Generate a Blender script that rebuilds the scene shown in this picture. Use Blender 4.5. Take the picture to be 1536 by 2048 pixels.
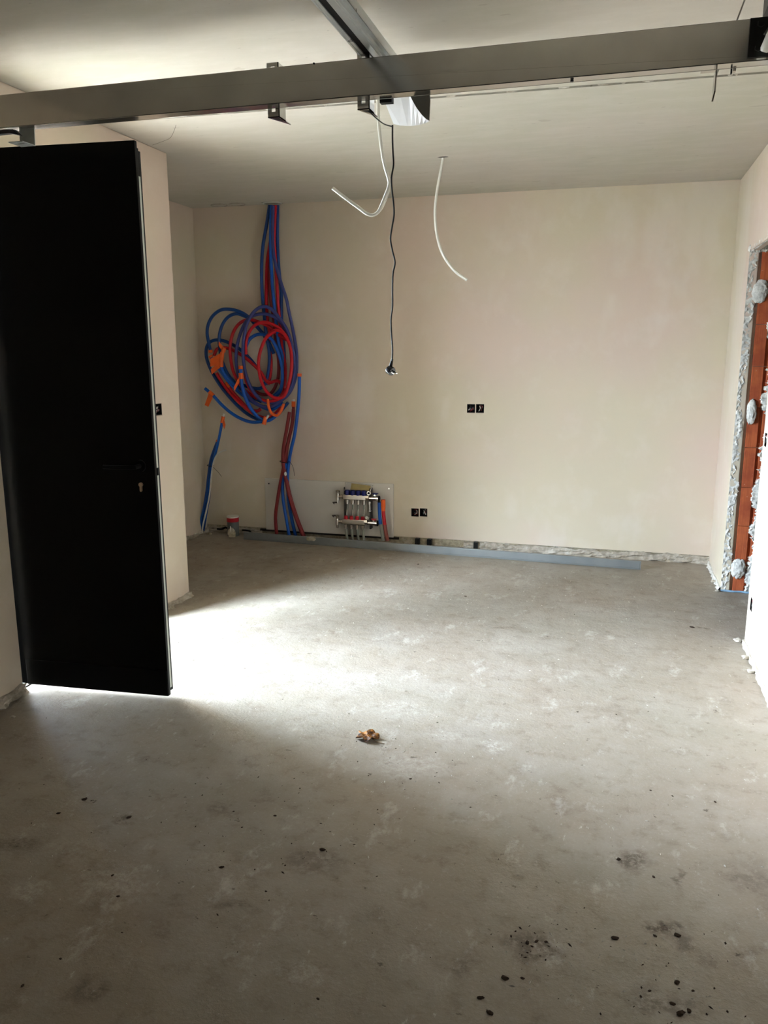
import bpy, bmesh, math, random
from mathutils import Vector, Matrix, noise
for o in list(bpy.data.objects): bpy.data.objects.remove(o)
S = bpy.context.scene; COL = S.collection

# ------------------------------------------------------------------ camera
F = 1600.2; YAW, PITCH, ROLL = -.27562, .201426, -.00081; CH = 1.45
fwd = Vector((math.sin(YAW)*math.cos(PITCH), math.cos(YAW)*math.cos(PITCH), -math.sin(PITCH)))
r0 = fwd.cross(Vector((0, 0, 1))).normalized(); u0 = r0.cross(fwd)
RX = r0*math.cos(ROLL)+u0*math.sin(ROLL); UX = -r0*math.sin(ROLL)+u0*math.cos(ROLL)
cd = bpy.data.cameras.new('camera'); cam = bpy.data.objects.new('camera', cd); COL.objects.link(cam)
M4 = Matrix((RX, UX, -fwd)).transposed().to_4x4(); M4.translation = (0, 0, CH)
cam.matrix_world = M4
cd.sensor_fit = 'HORIZONTAL'; cd.sensor_width = 36; cd.lens = F/1536*36; cd.clip_start = .02
S.camera = cam

def at(ax, v, x, y):
    """point of the plane axis=v that shows at photo pixel (x, y)"""
    d = RX*((x-768)/F) + UX*(-(y-1024)/F) + fwd
    i = 'xyz'.index(ax); c = Vector((0, 0, CH)); t = (v-c[i])/d[i]
    return c+d*t

# ------------------------------------------------------------------ world, daylight, exposure
w = bpy.data.worlds.new('sky'); S.world = w; w.use_nodes = True
bg = w.node_tree.nodes['Background']; bg.inputs[0].default_value = (.70, .84, 1.0, 1)
# hazy sky: bright low down, darker overhead, with bright lobes added to shape the floor light
_n = w.node_tree.nodes; _l = w.node_tree.links
_tc = _n.new('ShaderNodeTexCoord'); _sx = _n.new('ShaderNodeSeparateXYZ'); _l.new(_tc.outputs['Generated'], _sx.inputs[0])
_mr = _n.new('ShaderNodeValToRGB'); _l.new(_sx.outputs['Z'], _mr.inputs[0])
_cr = _mr.color_ramp; _cr.elements[0].position = 0; _cr.elements[1].position = 1
for _p, _v in ((0, .5), (.2, .9), (.34, 1.15), (.46, .85), (.6, .25), (.8, .08), (1, .06)):
    _e = _cr.elements[0] if _p == 0 else _cr.elements[-1] if _p == 1 else _cr.elements.new(_p)
    _e.color = (_v, _v, _v, 1)
_sk = _n.new('ShaderNodeMath'); _sk.operation = 'MULTIPLY'; _l.new(_mr.outputs[0], _sk.inputs[0]); _sk.inputs[1].default_value = 12.6
_acc = _sk.outputs[0]
for _d, _lo, _k in (((-.55, -.80, .70), .95, 48.0), ((-.90, .40, .36), .94, 8.0), ((-1, -.10, .40), .9, 7.0)):
    _dt = _n.new('ShaderNodeVectorMath'); _dt.operation = 'DOT_PRODUCT'; _l.new(_tc.outputs['Generated'], _dt.inputs[0]); _dt.inputs[1].default_value = Vector(_d).normalized()
    _m = _n.new('ShaderNodeMapRange'); _m.interpolation_type = 'SMOOTHSTEP'; _l.new(_dt.outputs['Value'], _m.inputs[0])
    for _i, _v in zip((1, 2, 3, 4), (_lo, 1.0, 0.0, _k)): _m.inputs[_i].default_value = _v
    _a = _n.new('ShaderNodeMath'); _l.new(_acc, _a.inputs[0]); _l.new(_m.outputs[0], _a.inputs[1]); _acc = _a.outputs[0]
_l.new(_acc, bg.inputs[1])
sl = bpy.data.lights.new('sun', 'SUN'); sl.energy = 9; sl.angle = math.radians(3); sl.color = (1, .97, .92)
so = bpy.data.objects.new('sun', sl); COL.objects.link(so)
so.rotation_euler = Vector((-.30, .62, -.8)).to_track_quat('-Z', 'Y').to_euler()
pl = bpy.data.lights.new('doorway_portal', 'AREA'); pl.shape = 'RECTANGLE'; pl.size = .86; pl.size_y = 2.2; pl.cycles.is_portal = True
po = bpy.data.objects.new('doorway_portal', pl); COL.objects.link(po)
po.location = (-2.80, 3.13, 1.1); po.rotation_euler = (math.pi/2, 0, -math.pi/2)
S.view_settings.view_transform = 'Standard'; S.view_settings.look = 'None'
S.view_settings.exposure = 2.86; S.view_settings.gamma = 1; S.view_settings.use_curve_mapping = False

# ------------------------------------------------------------------ materials
def lin(c):
    return tuple(((v/255)/12.92 if v/255 <= .04045 else ((v/255+.055)/1.055)**2.4) for v in c)+(1,)
class NT:
    def __init__(s, name):
        s.m = bpy.data.materials.new(name); s.m.use_nodes = True; s.t = s.m.node_tree; s.n = s.t.nodes
        s.b = s.n['Principled BSDF']; s.geo = s.n.new('ShaderNodeNewGeometry')
    def new(s, k, **kw):
        n = s.n.new(k)
        for a, v in kw.items(): setattr(n, a, v)
        return n
    def ln(s, a, b): s.t.links.new(a, b)
    def noise(s, scale, detail=4, rough=.55, vec=None, stretch=None):
        n = s.new('ShaderNodeTexNoise'); n.inputs['Scale'].default_value = scale
        n.inputs['Detail'].default_value = detail; n.inputs['Roughness'].default_value = rough
        v = vec or s.geo.outputs['Position']
        if stretch:
            m = s.new('ShaderNodeVectorMath', operation='MULTIPLY'); s.ln(v, m.inputs[0]); m.inputs[1].default_value = stretch; v = m.outputs[0]
        s.ln(v, n.inputs['Vector']); return n.outputs['Fac']
    def ramp(s, f, a, b, lo=0., hi=1.):
        n = s.new('ShaderNodeMapRange'); n.clamp = True
        for i, v in zip((1, 2, 3, 4), (a, b, lo, hi)): n.inputs[i].default_value = v
        s.ln(f, n.inputs[0]); return n.outputs[0]
    def mix(s, f, a, b):
        n = s.new('ShaderNodeMix', data_type='RGBA')
        if hasattr(f, 'is_linked'): s.ln(f, n.inputs[0])
        else: n.inputs[0].default_value = f
        for i, v in ((6, a), (7, b)):
            if isinstance(v, tuple): n.inputs[i].default_value = v
            else: s.ln(v, n.inputs[i])
        return n.outputs[2]
    def math(s, op, a, b):
        n = s.new('ShaderNodeMath', operation=op)
        for i, v in ((0, a), (1, b)):
            if isinstance(v, (int, float)): n.inputs[i].default_value = v
            else: s.ln(v, n.inputs[i])
        return n.outputs[0]
    def bump(s, f, dist, strength=1.0, prev=None):
        n = s.new('ShaderNodeBump'); n.inputs['Distance'].default_value = dist; n.inputs['Strength'].default_value = strength
        s.ln(f, n.inputs['Height'])
        if prev: s.ln(prev, n.inputs['Normal'])
        s.ln(n.outputs[0], s.b.inputs['Normal']); return n.outputs[0]
    def done(s, col, rough=.8, metal=0., spec=None):
        if isinstance(col, tuple): s.b.inputs['Base Color'].default_value = col
        else: s.ln(col, s.b.inputs['Base Color'])
        if isinstance(rough, (int, float)): s.b.inputs['Roughness'].default_value = rough
        else: s.ln(rough, s.b.inputs['Roughness'])
        s.b.inputs['Metallic'].default_value = metal
        if spec is not None: s.b.inputs['Specular IOR Level'].default_value = spec
        return s.m
def plain(name, c, rough=.5, metal=0., var=.12, scale=20, bump=0., spec=None):
    t = NT(name); a = lin(c); b = tuple(v*(1-var) for v in a[:3])+(1,)
    f = t.noise(scale)
    if bump: t.bump(f, bump)
    return t.done(t.mix(t.ramp(f, .35, .65), a, b), rough, metal, spec)

def m_plaster():
    t = NT('plaster'); f = t.noise(1.1, 3, .5); g = t.noise(5, 5, .6); st = t.noise(1.6, 4, .6, stretch=(1, 1, .45))
    c = t.mix(t.ramp(f, .38, .62), lin((219, 200, 185)), lin((215, 204, 181)))
    c = t.mix(t.ramp(g, .52, .70, 0, .25), c, lin((230, 221, 209)))
    c = t.mix(t.ramp(st, .56, .64, 0, .30), c, lin((230, 222, 212)))
    fine = t.noise(60, 3)
    b = t.bump(g, .002, .4); t.bump(fine, .0006, .5, b)
    return t.done(c, .75, 0, .3)
def m_ceiling():
    t = NT('concrete_ceiling'); f = t.noise(1.3, 4); g = t.noise(4, 6, .65, stretch=(1, 3, 1)); s_ = t.noise(9, 3, .5, stretch=(1, 2.2, 1))
    c = t.mix(t.ramp(f, .4, .6), lin((196, 189, 177)), lin((191, 187, 172)))
    c = t.mix(t.ramp(g, .45, .62, 0, .35), c, lin((206, 200, 189)))
    c = t.mix(t.ramp(s_, .70, .73, 0, .35), c, lin((160, 152, 138)))
    p = t.noise(28, 2, .5, stretch=(1, 2, 1))
    c = t.mix(t.ramp(p, .76, .79, 0, .4), c, lin((120, 108, 90)))
    t.bump(g, .003, .5)
    return t.done(c, .8, 0, .3)
def m_floor():
    t = NT('screed_floor'); pos = t.geo.outputs['Position']
    f = t.noise(.9, 4, .6); g = t.noise(3.5, 7, .68); k = t.noise(14, 6, .7); fine = t.noise(90, 4, .7)
    c = t.mix(t.ramp(f, .35, .65), lin((150, 138, 123)), lin((146, 139, 125)))
    c = t.mix(t.ramp(g, .48, .68, 0, .55), c, lin((166, 158, 148)))
    c = t.mix(t.ramp(g, .30, .42, .45, 0), c, lin((122, 108, 92)))
    # pale plaster dust and scuffs
    sc = t.noise(7, 8, .75, stretch=(1, .55, 1)); c = t.mix(t.ramp(sc, .57, .66, 0, .5), c, lin((196, 190, 182)))
    sc2 = t.noise(34, 5, .7, stretch=(1, .4, 1)); c = t.mix(t.ramp(sc2, .655, .72, 0, .65), c, lin((208, 203, 195)))
    c = t.mix(t.ramp(k, .36, .46, .28, 0), c, lin((104, 92, 80))); c = t.mix(t.ramp(fine, .55, .72, 0, .35), c, lin((182, 174, 164)))
    ds = t.noise(26, 4, .65, stretch=(.7, 1, 1)); c = t.mix(t.ramp(ds, .67, .71, 0, .8), c, lin((78, 66, 54)))
    # shaped stains: (px, py, half width, half depth, colour, strength)
    W_, D_ = (205, 200, 192), (84, 70, 56)
    warp = t.new('ShaderNodeTexNoise'); warp.inputs['Scale'].default_value = 11; warp.inputs['Detail'].default_value = 5; t.ln(pos, warp.inputs['Vector'])
    ws = t.new('ShaderNodeVectorMath', operation='MULTIPLY_ADD'); t.ln(warp.outputs['Color'], ws.inputs[0])
    ws.inputs[1].default_value = (.16, .16, 0); ws.inputs[2].default_value = (-.08, -.08, 0)
    wp = t.new('ShaderNodeVectorMath', operation='ADD'); t.ln(pos, wp.inputs[0]); t.ln(ws.outputs[0], wp.inputs[1])
    brk = t.ramp(t.noise(38, 7, .85), .45, .66)
    brd = t.ramp(t.noise(30, 5, .75), .40, .54)
    for (px, py, rx, ry, cc, s_) in [(150, 1700, .10, .07, W_, .4), (230, 1770, .16, .08, W_, .5), (60, 1780, .05, .05, W_, .7), (420, 1720, .09, .05, W_, .3),
            (600, 1940, .09, .05, W_, .5), (985, 1490, .06, .05, W_, .9), (900, 1470, .12, .05, W_, .35), (820, 1530, .16, .10, W_, .5), (650, 1360, .3, .14, W_, .5),
            (800, 1420, .2, .1, W_, .4), (1060, 1160, .08, .25, W_, .5), (1000, 1290, .2, .1, W_, .3),
            (1265, 1720, .06, .06, D_, .8), (1320, 1855, .05, .035, D_, .95), (1380, 1890, .05, .04, D_, .6), (1060, 1890, .07, .05, D_, .7), (920, 1930, .05, .04, D_, .5),
            (1357, 1750, .012, .06, D_, .6), (440, 1620, .06, .05, D_, .5), (630, 1720, .12, .07, D_, .45), (460, 1810, .08, .03, D_, .5), (30, 1690, .10, .04, D_, .6),
            (180, 1980, .04, .05, D_, .5), (1010, 1255, .12, .03, D_, .5), (1500, 1750, .10, .1, D_, .35), (240, 1640, .05, .02, D_, .7), (560, 1225, .12, .06, D_, .25),
            (1400, 1255, .05, .02, D_, .8), (1330, 2000, .12, .04, D_, .6), (430, 1215, .1, .05, D_, .25), (1215, 1420, .12, .06, D_, .25)]:
        p = at('z', 0, px, py)
        a = t.new('ShaderNodeVectorMath', operation='SUBTRACT'); t.ln(wp.outputs[0], a.inputs[0]); a.inputs[1].default_value = p
        b = t.new('ShaderNodeVectorMath', operation='MULTIPLY'); t.ln(a.outputs[0], b.inputs[0]); b.inputs[1].default_value = (1/rx, 1/ry, 0)
        l = t.new('ShaderNodeVectorMath', operation='LENGTH'); t.ln(b.outputs[0], l.inputs[0])
        c = t.mix(t.math('MULTIPLY', t.ramp(l.outputs['Value'], .4, 1.15, s_, 0), brk if cc[0] > 150 else brd), c, lin(cc))
    h = t.bump(g, .006, .6); h = t.bump(k, .004, .6, h); t.bump(fine, .002, .8, h)
    return t.done(c, t.ramp(g, .3, .7, .62, .5), 0, .35)
def m_rough(name, c1, c2, bump=.006, sc=30):
    t = NT(name); f = t.noise(sc, 5, .65); g = t.noise(sc*.3, 3)
    c = t.mix(t.ramp(f, .40, .62), lin(c1), lin(c2)); c = t.mix(t.ramp(g, .55, .65, 0, .3), c, lin((235, 232, 225)))
    t.bump(f, bump); return t.done(c, .9, 0, .2)
def m_metal(name, c, rough=.35, aniso=(1, 30, 30), metal=1.0):
    t = NT(name); f = t.noise(6, 3, .5, stretch=aniso)
    return t.done(t.mix(t.ramp(f, .35, .65), lin(c), tuple(v*.85 for v in lin(c)[:3])+(1,)), t.ramp(f, .3, .7, rough*.85, rough*1.15), metal)
PLASTER = m_plaster(); CEIL = m_ceiling(); FLOOR = m_floor()
RENDER = m_rough('raw_mortar', (196, 188, 174), (168, 158, 142)); DAB = m_rough('plaster_adhesive', (240, 238, 231), (214, 213, 206), .008, 45)
FOAM = m_rough('insulation_foam', (190, 180, 154), (158, 148, 126), .006, 40)
GALV = m_metal('galvanised_steel', (208, 206, 201), .16, (1, 1, 1), .95); CHROME = m_metal('nickel_plated_brass', (214, 208, 200), .18)
ALU = m_metal('aluminium', (142, 146, 146), .45, (1, 1, 1), .4); RAILM = m_metal('zinc_coated_rail', (228, 232, 232), .3, (1, 1, 1), .6); RAILM2 = plain('dull_zinc', (176, 182, 180), .5, .1); DARKM = plain('black_plate', (34, 36, 36), .4, .6)
DOORM = plain('black_coated_steel', (5, 5, 6), .38, 0, .1, 4, 0, .10); GASK = plain('rubber_seal', (14, 14, 14), .7)
SILV = m_metal('steel_lock_strip', (205, 210, 202), .4, (30, 30, 1), metal=.15)
BLUE = plain('blue_pipe', (0, 92, 196), .36); NAVY = plain('dark_blue_pipe', (0, 66, 142), .38); VIOLET = plain('violet_blue_pipe', (62, 72, 142), .4)
RED = plain('red_pipe', (206, 10, 32), .38); MAROON = plain('dull_red_pipe', (134, 30, 34), .5); ORANGE = plain('orange_tape', (246, 104, 30), .5)
WHITE = plain('white_plastic', (222, 220, 210), .4); WCORE = plain('white_pipe_core', (236, 234, 228), .4); BLACK = plain('black_rubber', (12, 11, 12), .55, spec=.2)
GREYP = plain('grey_pvc', (98, 104, 104), .5); PIPEG = plain('grey_heating_pipe', (150, 154, 142), .4)
DBLUE = plain('blue_cap_plastic', (16, 28, 110), .35); REDC = plain('red_cap_plastic', (186, 14, 34), .35); OPENER = plain('opener_housing', (214, 216, 218), .45, 0, .03)
BOARD = plain('painted_board', (220, 214, 204), .6, 0, .04, 6); CARD = plain('yellowed_plastic', (176, 156, 92), .4, 0, .2, 30); CLEAR = plain('clear_bag', (198, 194, 184), .3)
DCLOD = plain('dark_dirt', (62, 50, 40), .95, 0, .3, 60, 0, .1); LCLOD = plain('plaster_crumb', (196, 190, 180), .9); LEAFM = None
def m_leaf():
    t = NT('autumn_leaf'); f = t.noise(55, 4, .6)
    return t.done(t.mix(t.ramp(f, .4, .6), lin((168, 108, 34)), lin((66, 36, 16))), .6)
LEAFM = m_leaf()
def m_brick():
    t = NT('hollow_clay_brick'); f = t.noise(9, 4, .6); s_ = t.noise(130, 2, .5, stretch=(1, 1, .03)); k = t.noise(60, 4, .6)
    c = t.mix(t.ramp(f, .4, .62), lin((196, 104, 62)), lin((168, 82, 52)))
    c = t.mix(t.ramp(s_, .45, .6, 0, .35), c, lin((146, 66, 42)))
    c = t.mix(t.ramp(k, .70, .73, 0, .8), c, lin((222, 190, 170)))
    t.bump(s_, .001); return t.done(c, .8, 0, .3)
BRICK = m_brick()

# ------------------------------------------------------------------ mesh helpers
class MB:
    def __init__(s): s.v = []; s.f = []
    def add(s, vs, fs):
        k = len(s.v); s.v += [Vector(p) for p in vs]; s.f += [tuple(i+k for i in f) for f in fs]
    def box(s, a, b):
        (x0, y0, z0), (x1, y1, z1) = [[min(p) for p in zip(a, b)], [max(p) for p in zip(a, b)]]
        s.add([(x0, y0, z0), (x1, y0, z0), (x1, y1, z0), (x0, y1, z0), (x0, y0, z1), (x1, y0, z1), (x1, y1, z1), (x0, y1, z1)],
              [(0, 3, 2, 1), (4, 5, 6, 7), (0, 1, 5, 4), (1, 2, 6, 5), (2, 3, 7, 6), (3, 0, 4, 7)]); return s
    def prism(s, pts, d):
        """closed polygon pts extruded by vector d"""
        n = len(pts); d = Vector(d); p = [Vector(q) for q in pts]
        s.add(p+[q+d for q in p], [tuple(range(n))[::-1], tuple(range(n, 2*n))]+[(i, (i+1) % n, n+(i+1) % n, n+i) for i in range(n)]); return s
    def cyl(s, a, b, r, r2=None, n=16):
        return s.tube([a, b], [r, r if r2 is None else r2], n)
    def tube(s, path, r, n=10, cap=True):
        P = [Vector(p) for p in path]; R = r if isinstance(r, (list, tuple)) else [r]*len(P)
        T = [(P[min(i+1, len(P)-1)]-P[max(i-1, 0)]).normalized() for i in range(len(P))]
        up = Vector((0, 0, 1)) if abs(T[0].z) < .9 else Vector((1, 0, 0))
        N = (up-T[0]*up.dot(T[0])).normalized(); vs = []
        for i, p in enumerate(P):
            if i: N = (N-T[i]*N.dot(T[i])); N = N.normalized() if N.length > 1e-6 else T[i].orthogonal().normalized()
            B = T[i].cross(N)
            for k in range(n):
                a = 2*math.pi*k/n; vs.append(p+(N*math.cos(a)+B*math.sin(a))*R[i])
        fs = [(i*n+k, i*n+(k+1) % n, (i+1)*n+(k+1) % n, (i+1)*n+k) for i in range(len(P)-1) for k in range(n)]
        if cap: fs += [tuple(range(n))[::-1], tuple(range((len(P)-1)*n, len(P)*n))]
        s.add(vs, fs); return s
    def blob(s, c, rad, seed=0, amp=.25, sub=2, fr=2.0):
        bm = bmesh.new(); bmesh.ops.create_icosphere(bm, subdivisions=sub, radius=1)
        vs = []
        for v in bm.verts:
            k = 1+amp*noise.noise(v.co*fr+Vector((seed*7.3, seed*1.7, 0)))
            vs.append((c[0]+v.co.x*rad[0]*k, c[1]+v.co.y*rad[1]*k, c[2]+v.co.z*rad[2]*k))
        s.add(vs, [tuple(v.index for v in f.verts) for f in bm.faces]); bm.free(); return s
    def build(s, name, mat, parent=None, smooth=False, bevel=0., merge=True, loc=None):
        me = bpy.data.meshes.new(name); me.from_pydata([tuple(v) for v in s.v], [], s.f)
        bm = bmesh.new(); bm.from_mesh(me)
        if merge: bmesh.ops.remove_doubles(bm, verts=bm.verts, dist=1e-5)
        bmesh.ops.recalc_face_normals(bm, faces=bm.faces); bm.to_mesh(me); bm.free()
        me.materials.append(mat)
        if smooth:
            for p in me.polygons: p.use_smooth = True
        o = bpy.data.objects.new(name, me); COL.objects.link(o)
        if parent is not None:
            o.parent = parent; o.matrix_parent_inverse = parent.matrix_world.inverted()
        if bevel:
            b = o.modifiers.new('bevel', 'BEVEL'); b.width = bevel; b.segments = 2; b.limit_method = 'ANGLE'
        if smooth:
            me.set_sharp_from_angle(angle=math.radians(40)) if hasattr(me, 'set_sharp_from_angle') else None
        return o
def tag(o, label=None, cat=None, group=None, kind=None):
    for k, v in (('label', label), ('category', cat), ('group', group), ('kind', kind)):
        if v: o[k] = v
    return o
def empty(name, loc, label, cat, group=None):
    o = bpy.data.objects.new(name, None); COL.objects.link(o); o.location = loc; o.empty_display_size = .05
    o.matrix_world = Matrix.Translation(loc); return tag(o, label, cat, group)
def struct(o, label=None): return tag(o, label, None, None, 'structure')
def spline(P, n=7):
    P = [Vector(p) for p in P]; out = []
    for i in range(len(P)-1):
        p0 = P[max(i-1, 0)]; p1 = P[i]; p2 = P[i+1]; p3 = P[min(i+2, len(P)-1)]
        for k in range(n):
            t = k/n; out.append(.5*((2*p1)+(p2-p0)*t+(2*p0-5*p1+4*p2-p3)*t*t+(3*p1-p0-3*p2+p3)*t**3))
    return out+[P[-1]]
def holed(mb, rect, holes, place):
    """rectangle (u0,v0,u1,v1) split round the holes; place(u0,v0,u1,v1) adds one solid cell"""
    us = sorted({rect[0], rect[2]}|{h[i] for h in holes for i in (0, 2)}); vs = sorted({rect[1], rect[3]}|{h[i] for h in holes for i in (1, 3)})
    for a, b in zip(us, us[1:]):
        for c, d in zip(vs, vs[1:]):
            m, n = (a+b)/2, (c+d)/2
            if not any(h[0] < m < h[2] and h[1] < n < h[3] for h in holes): place(a, c, b, d)

# ------------------------------------------------------------------ the room
XL, XR, YB, H = -2.38, .70, 5.717, 2.483
XREC, YP, YF = -3.11, 4.12, -2.6           # recess wall, end of the pier, front of the garage
DY0, DY1, DZ = 2.69, 3.56, 2.215           # side doorway
RY0, RY1, RZ = 4.13, 5.07, 1.985           # opening in the right wall
T = .42
mb = MB(); mb.box((XL-1.15, YF-.3, -.2), (4.0, 6.1, 0))
struct(mb.build('floor', FLOOR))
g = MB(); g.box((-40, -40, -.3), (XL-1.151, 40, -.03)); g.box((XL-1.151, -40, -.3), (4, YF-.31, -.03))
struct(g.build('ground', plain('pale_gravel', (180, 176, 168), .9, 0, .2, 8)), 'pale gravel ground outside the side door')
# sockets cut in the walls
def sock_hole(c, along, hw=.029, hh=.031): return (c[along]-hw, c.z-hh, c[along]+hw, c.z+hh)
SB = [at('y', YB, 942, 817), at('y', YB, 960, 817), at('y', YB, 830, 1025), at('y', YB, 847, 1025)]
SR = [Vector((XR, 4.075, 1.03)), Vector((XR, 4.045, .235))]
SLs = [Vector((XL, 3.90, 1.125))]
mb = MB()
holed(mb, (XREC-T, 0.0, XR+.2, H), [sock_hole(c, 0) for c in SB]+[(XREC, 0, XR, .055)], lambda a, c, b, d: mb.box((a, YB, c), (b, YB+.05, d)))
mb.box((XREC-T, YB+.05, 0), (XR+.2, YB+.3, H))
struct(mb.build('wall_back', PLASTER))
mb = MB()
holed(mb, (YF, 0, YP, H), [(DY0, 0, DY1, DZ)]+[sock_hole(c, 1) for c in SLs], lambda a, c, b, d: mb.box((XL-.05, a, c), (XL, b, d)))
holed(mb, (YF, 0, 3.70, H), [(DY0, 0, DY1, DZ)], lambda a, c, b, d: mb.box((XL-T, a, c), (XL-.05, b, d)))
mb.box((XREC-T, 3.70, 0), (XL-.05, YP, H))
wl = struct(mb.build('wall_left', PLASTER, bevel=.006))
mb = MB(); mb.box((XREC-T, YP, 0), (XREC, YB+.3, H)); struct(mb.build('wall_recess', PLASTER))
mb = MB()
holed(mb, (YF, 0, YB, H), [(RY0, 0, RY1, RZ)]+[sock_hole(c, 1) for c in SR], lambda a, c, b, d: mb.box((XR, a, c), (XR+.05, b, d)))
holed(mb, (YF, 0, YB, H), [(RY0, 0, RY1+.02, RZ+.03)], lambda a, c, b, d: mb.box((XR+.05, a, c), (XR+.19, b, d)))
struct(mb.build('wall_right', PLASTER, bevel=.005))
# neighbouring room beyond the opening
mb = MB(); mb.box((3.4, 2.2, 0), (3.6, 6.1, H)); mb.box((XR+.19, 2.2, 0), (3.6, 2.4, H)); mb.box((XR+.19, 5.95, 0), (3.6, 6.1, H))
struct(mb.build('wall_neighbour', PLASTER))
# front wall and closed sectional door behind the camera
mb = MB(); holed(mb, (XL, 0, XR, H), [(XL+.3, 0, XR-.3, 2.15)], lambda a, c, b, d: mb.box((a, YF-.25, c), (b, YF, d)))
struct(mb.build('wall_front', PLASTER))
mb = MB()
for i in range(4): mb.box((XL+.3, YF-.12, i*.5375+.004), (XR-.3, YF-.08, (i+1)*.5375-.004))
mb.box((XL+.3, YF-.09, 0), (XR-.3, YF-.085, 2.15))
struct(mb.build('door_2', plain('dark_grey_garage_door', (58, 57, 54), .5)), 'closed sectional garage door')
# ceiling: slabs with an open cross joint and a lengthways joint
def sy(x, o=0): return 3.514+(x+2.265)*(.093/2.772)+o
mb = MB(); xj = .319
def slab(pts): mb.prism([(x, y, H) for x, y in pts], (0, 0, .05))
slab([(XREC-T, YF-.3), (xj, YF-.3), (xj, sy(xj, -.015)), (XREC-T, sy(XREC-T, -.015))])
slab([(xj+.005, YF-.3), (4.0, YF-.3), (4.0, sy(4.0, -.015)), (xj+.005, sy(xj+.005, -.015))])
hc = Vector((-2.44, 5.665, H))
ys = sy(XREC-T, .010); ye = sy(4.0, .010)
x0, x1, y0, y1 = hc.x-.07, hc.x+.07, hc.y-.05, hc.y+.045
slab([(XREC-T, ys), (x0, sy(x0, .010)), (x0, 6.1), (XREC-T, 6.1)]); slab([(x1, sy(x1, .010)), (4.0, ye), (4.0, 6.1), (x1, 6.1)])
slab([(x0, sy(x0, .010)), (x1, sy(x1, .010)), (x1, y0), (x0, y0)]); slab([(x0, y1), (x1, y1), (x1, 6.1), (x0, 6.1)])
mb.box((XREC-T, YF-.3, H+.05), (4.0, 6.1, H+.25))
ce = struct(mb.build('ceiling', CEIL))
# mortar crumbs that bridge the open joint
random.seed(5); mb = MB()
for i in range(26):
    x = random.uniform(XL, XR); mb.blob((x, sy(x), H+.004), (random.uniform(.006, .03), .009, .006), i, .5, 1)
mb.build('joint_filler', RENDER, ce, smooth=True)
# drilled rings and the hose sleeve at the back of the ceiling
def ring(mb, c, r, t, n=28, h=.004):
    P = [Vector((c[0]+math.cos(2*math.pi*k/n)*r, c[1]+math.sin(2*math.pi*k/n)*r*.8, c[2]-h/2)) for k in range(n+1)]
    return mb.tube(P, t, 6, False)
for px, py in ((446, 413), (479, 410)):
    c = at('z', H, px, py); c.y = 5.64; mb = MB(); ring(mb, c, .062, .0035); mb.build('core_ring', RENDER, ce, smooth=True)
mb = MB(); ring(mb, hc, .066, .006); mb.build('sleeve_ring', WHITE, ce, smooth=True)
# thin crack in the ceiling
mb = MB(); cr = [at('z', H, x, y) for x, y in ((352, 250), (348, 262), (340, 276), (322, 284), (305, 290))]
mb.tube(spline([p-Vector((0, 0, 0)) for p in cr], 4), .0011, 5); mb.build('crack', plain('crack_dust', (120, 112, 98), .9), ce)

# crumbly strips of mortar and foam along the wall feet
def rough_strip(name, p0, p1, nrm, h, d, mat, seed, lab, step=.018, jag=.5):
    p0, p1, nrm = Vector(p0), Vector(p1), Vector(nrm); L = (p1-p0).length; n = int(L/step); u = (p1-p0)/n; rows = 6; vs = []; fs = []
    for i in range(n+1):
        q = p0+u*i; hh = h*(1+jag*noise.noise(Vector((i*.13+seed, seed, 0)))+jag*.6*noise.noise(Vector((i*.6, seed, 3))))
        for k in range(rows):
            t = k/(rows-1); dd = d*(1-t*.45)*(1+1.1*noise.noise(Vector((i*.37, k*.9, seed))))
            vs.append(q+Vector((0, 0, hh*t))+nrm*max(dd, .001))
        vs.append(q+Vector((0, 0, hh))-nrm*.004)
    m = rows+1
    for i in range(n):
        for k in range(m-1): fs.append((i*m+k, (i+1)*m+k, (i+1)*m+k+1, i*m+k+1))
    mb = MB(); mb.add(vs, fs); o = mb.build(name, mat, None); struct(o, lab); return o
mb = MB(); mb.box((XREC, YB+.012, 0), (XR, YB+.049, .055)); struct(mb.build('trim_1', FOAM), 'cream insulation edge strip under the back wall plaster')
rough_strip('trim_2', (-1.0, YB+.004, 0), (XR, YB+.004, 0), (0, -1, 0), .046, .022, RENDER, 3.3, 'crumbling mortar edge at the foot of the back wall')
rough_strip('trim_3', (XR, 2.2, 0), (XR, RY0, 0), (-1, 0, 0), .03, .010, RENDER, 8.1, 'crumbling mortar edge at the foot of the right wall')
rough_strip('trim_4', (XR, RY1, 0), (XR, YB, 0), (-1, 0, 0), .02, .016, DAB, 4.4, 'white crumbling mortar beside the opening')
rough_strip('trim_5', (XL, DY1, 0), (XL, YP, 0), (1, 0, 0), .022, .022, RENDER, 6.4, 'mortar ridge at the foot of the left pier')
rough_strip('trim_6', (XL, 2.1, 0), (XL, DY0, 0), (1, 0, 0), .035, .03, RENDER, 2.4, 'broken mortar at the foot of the left wall')
rough_strip('trim_7', (XREC, YP, 0), (XREC, YB, 0), (1, 0, 0), .028, .02, RENDER, 9.4, 'mortar ridge along the recess wall')
rough_strip('trim_8', (XREC, YB+.004, 0), (-2.62, YB+.004, 0), (0, -1, 0), .04, .02, RENDER, 1.2, 'mortar ridge in the back left corner')
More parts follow.
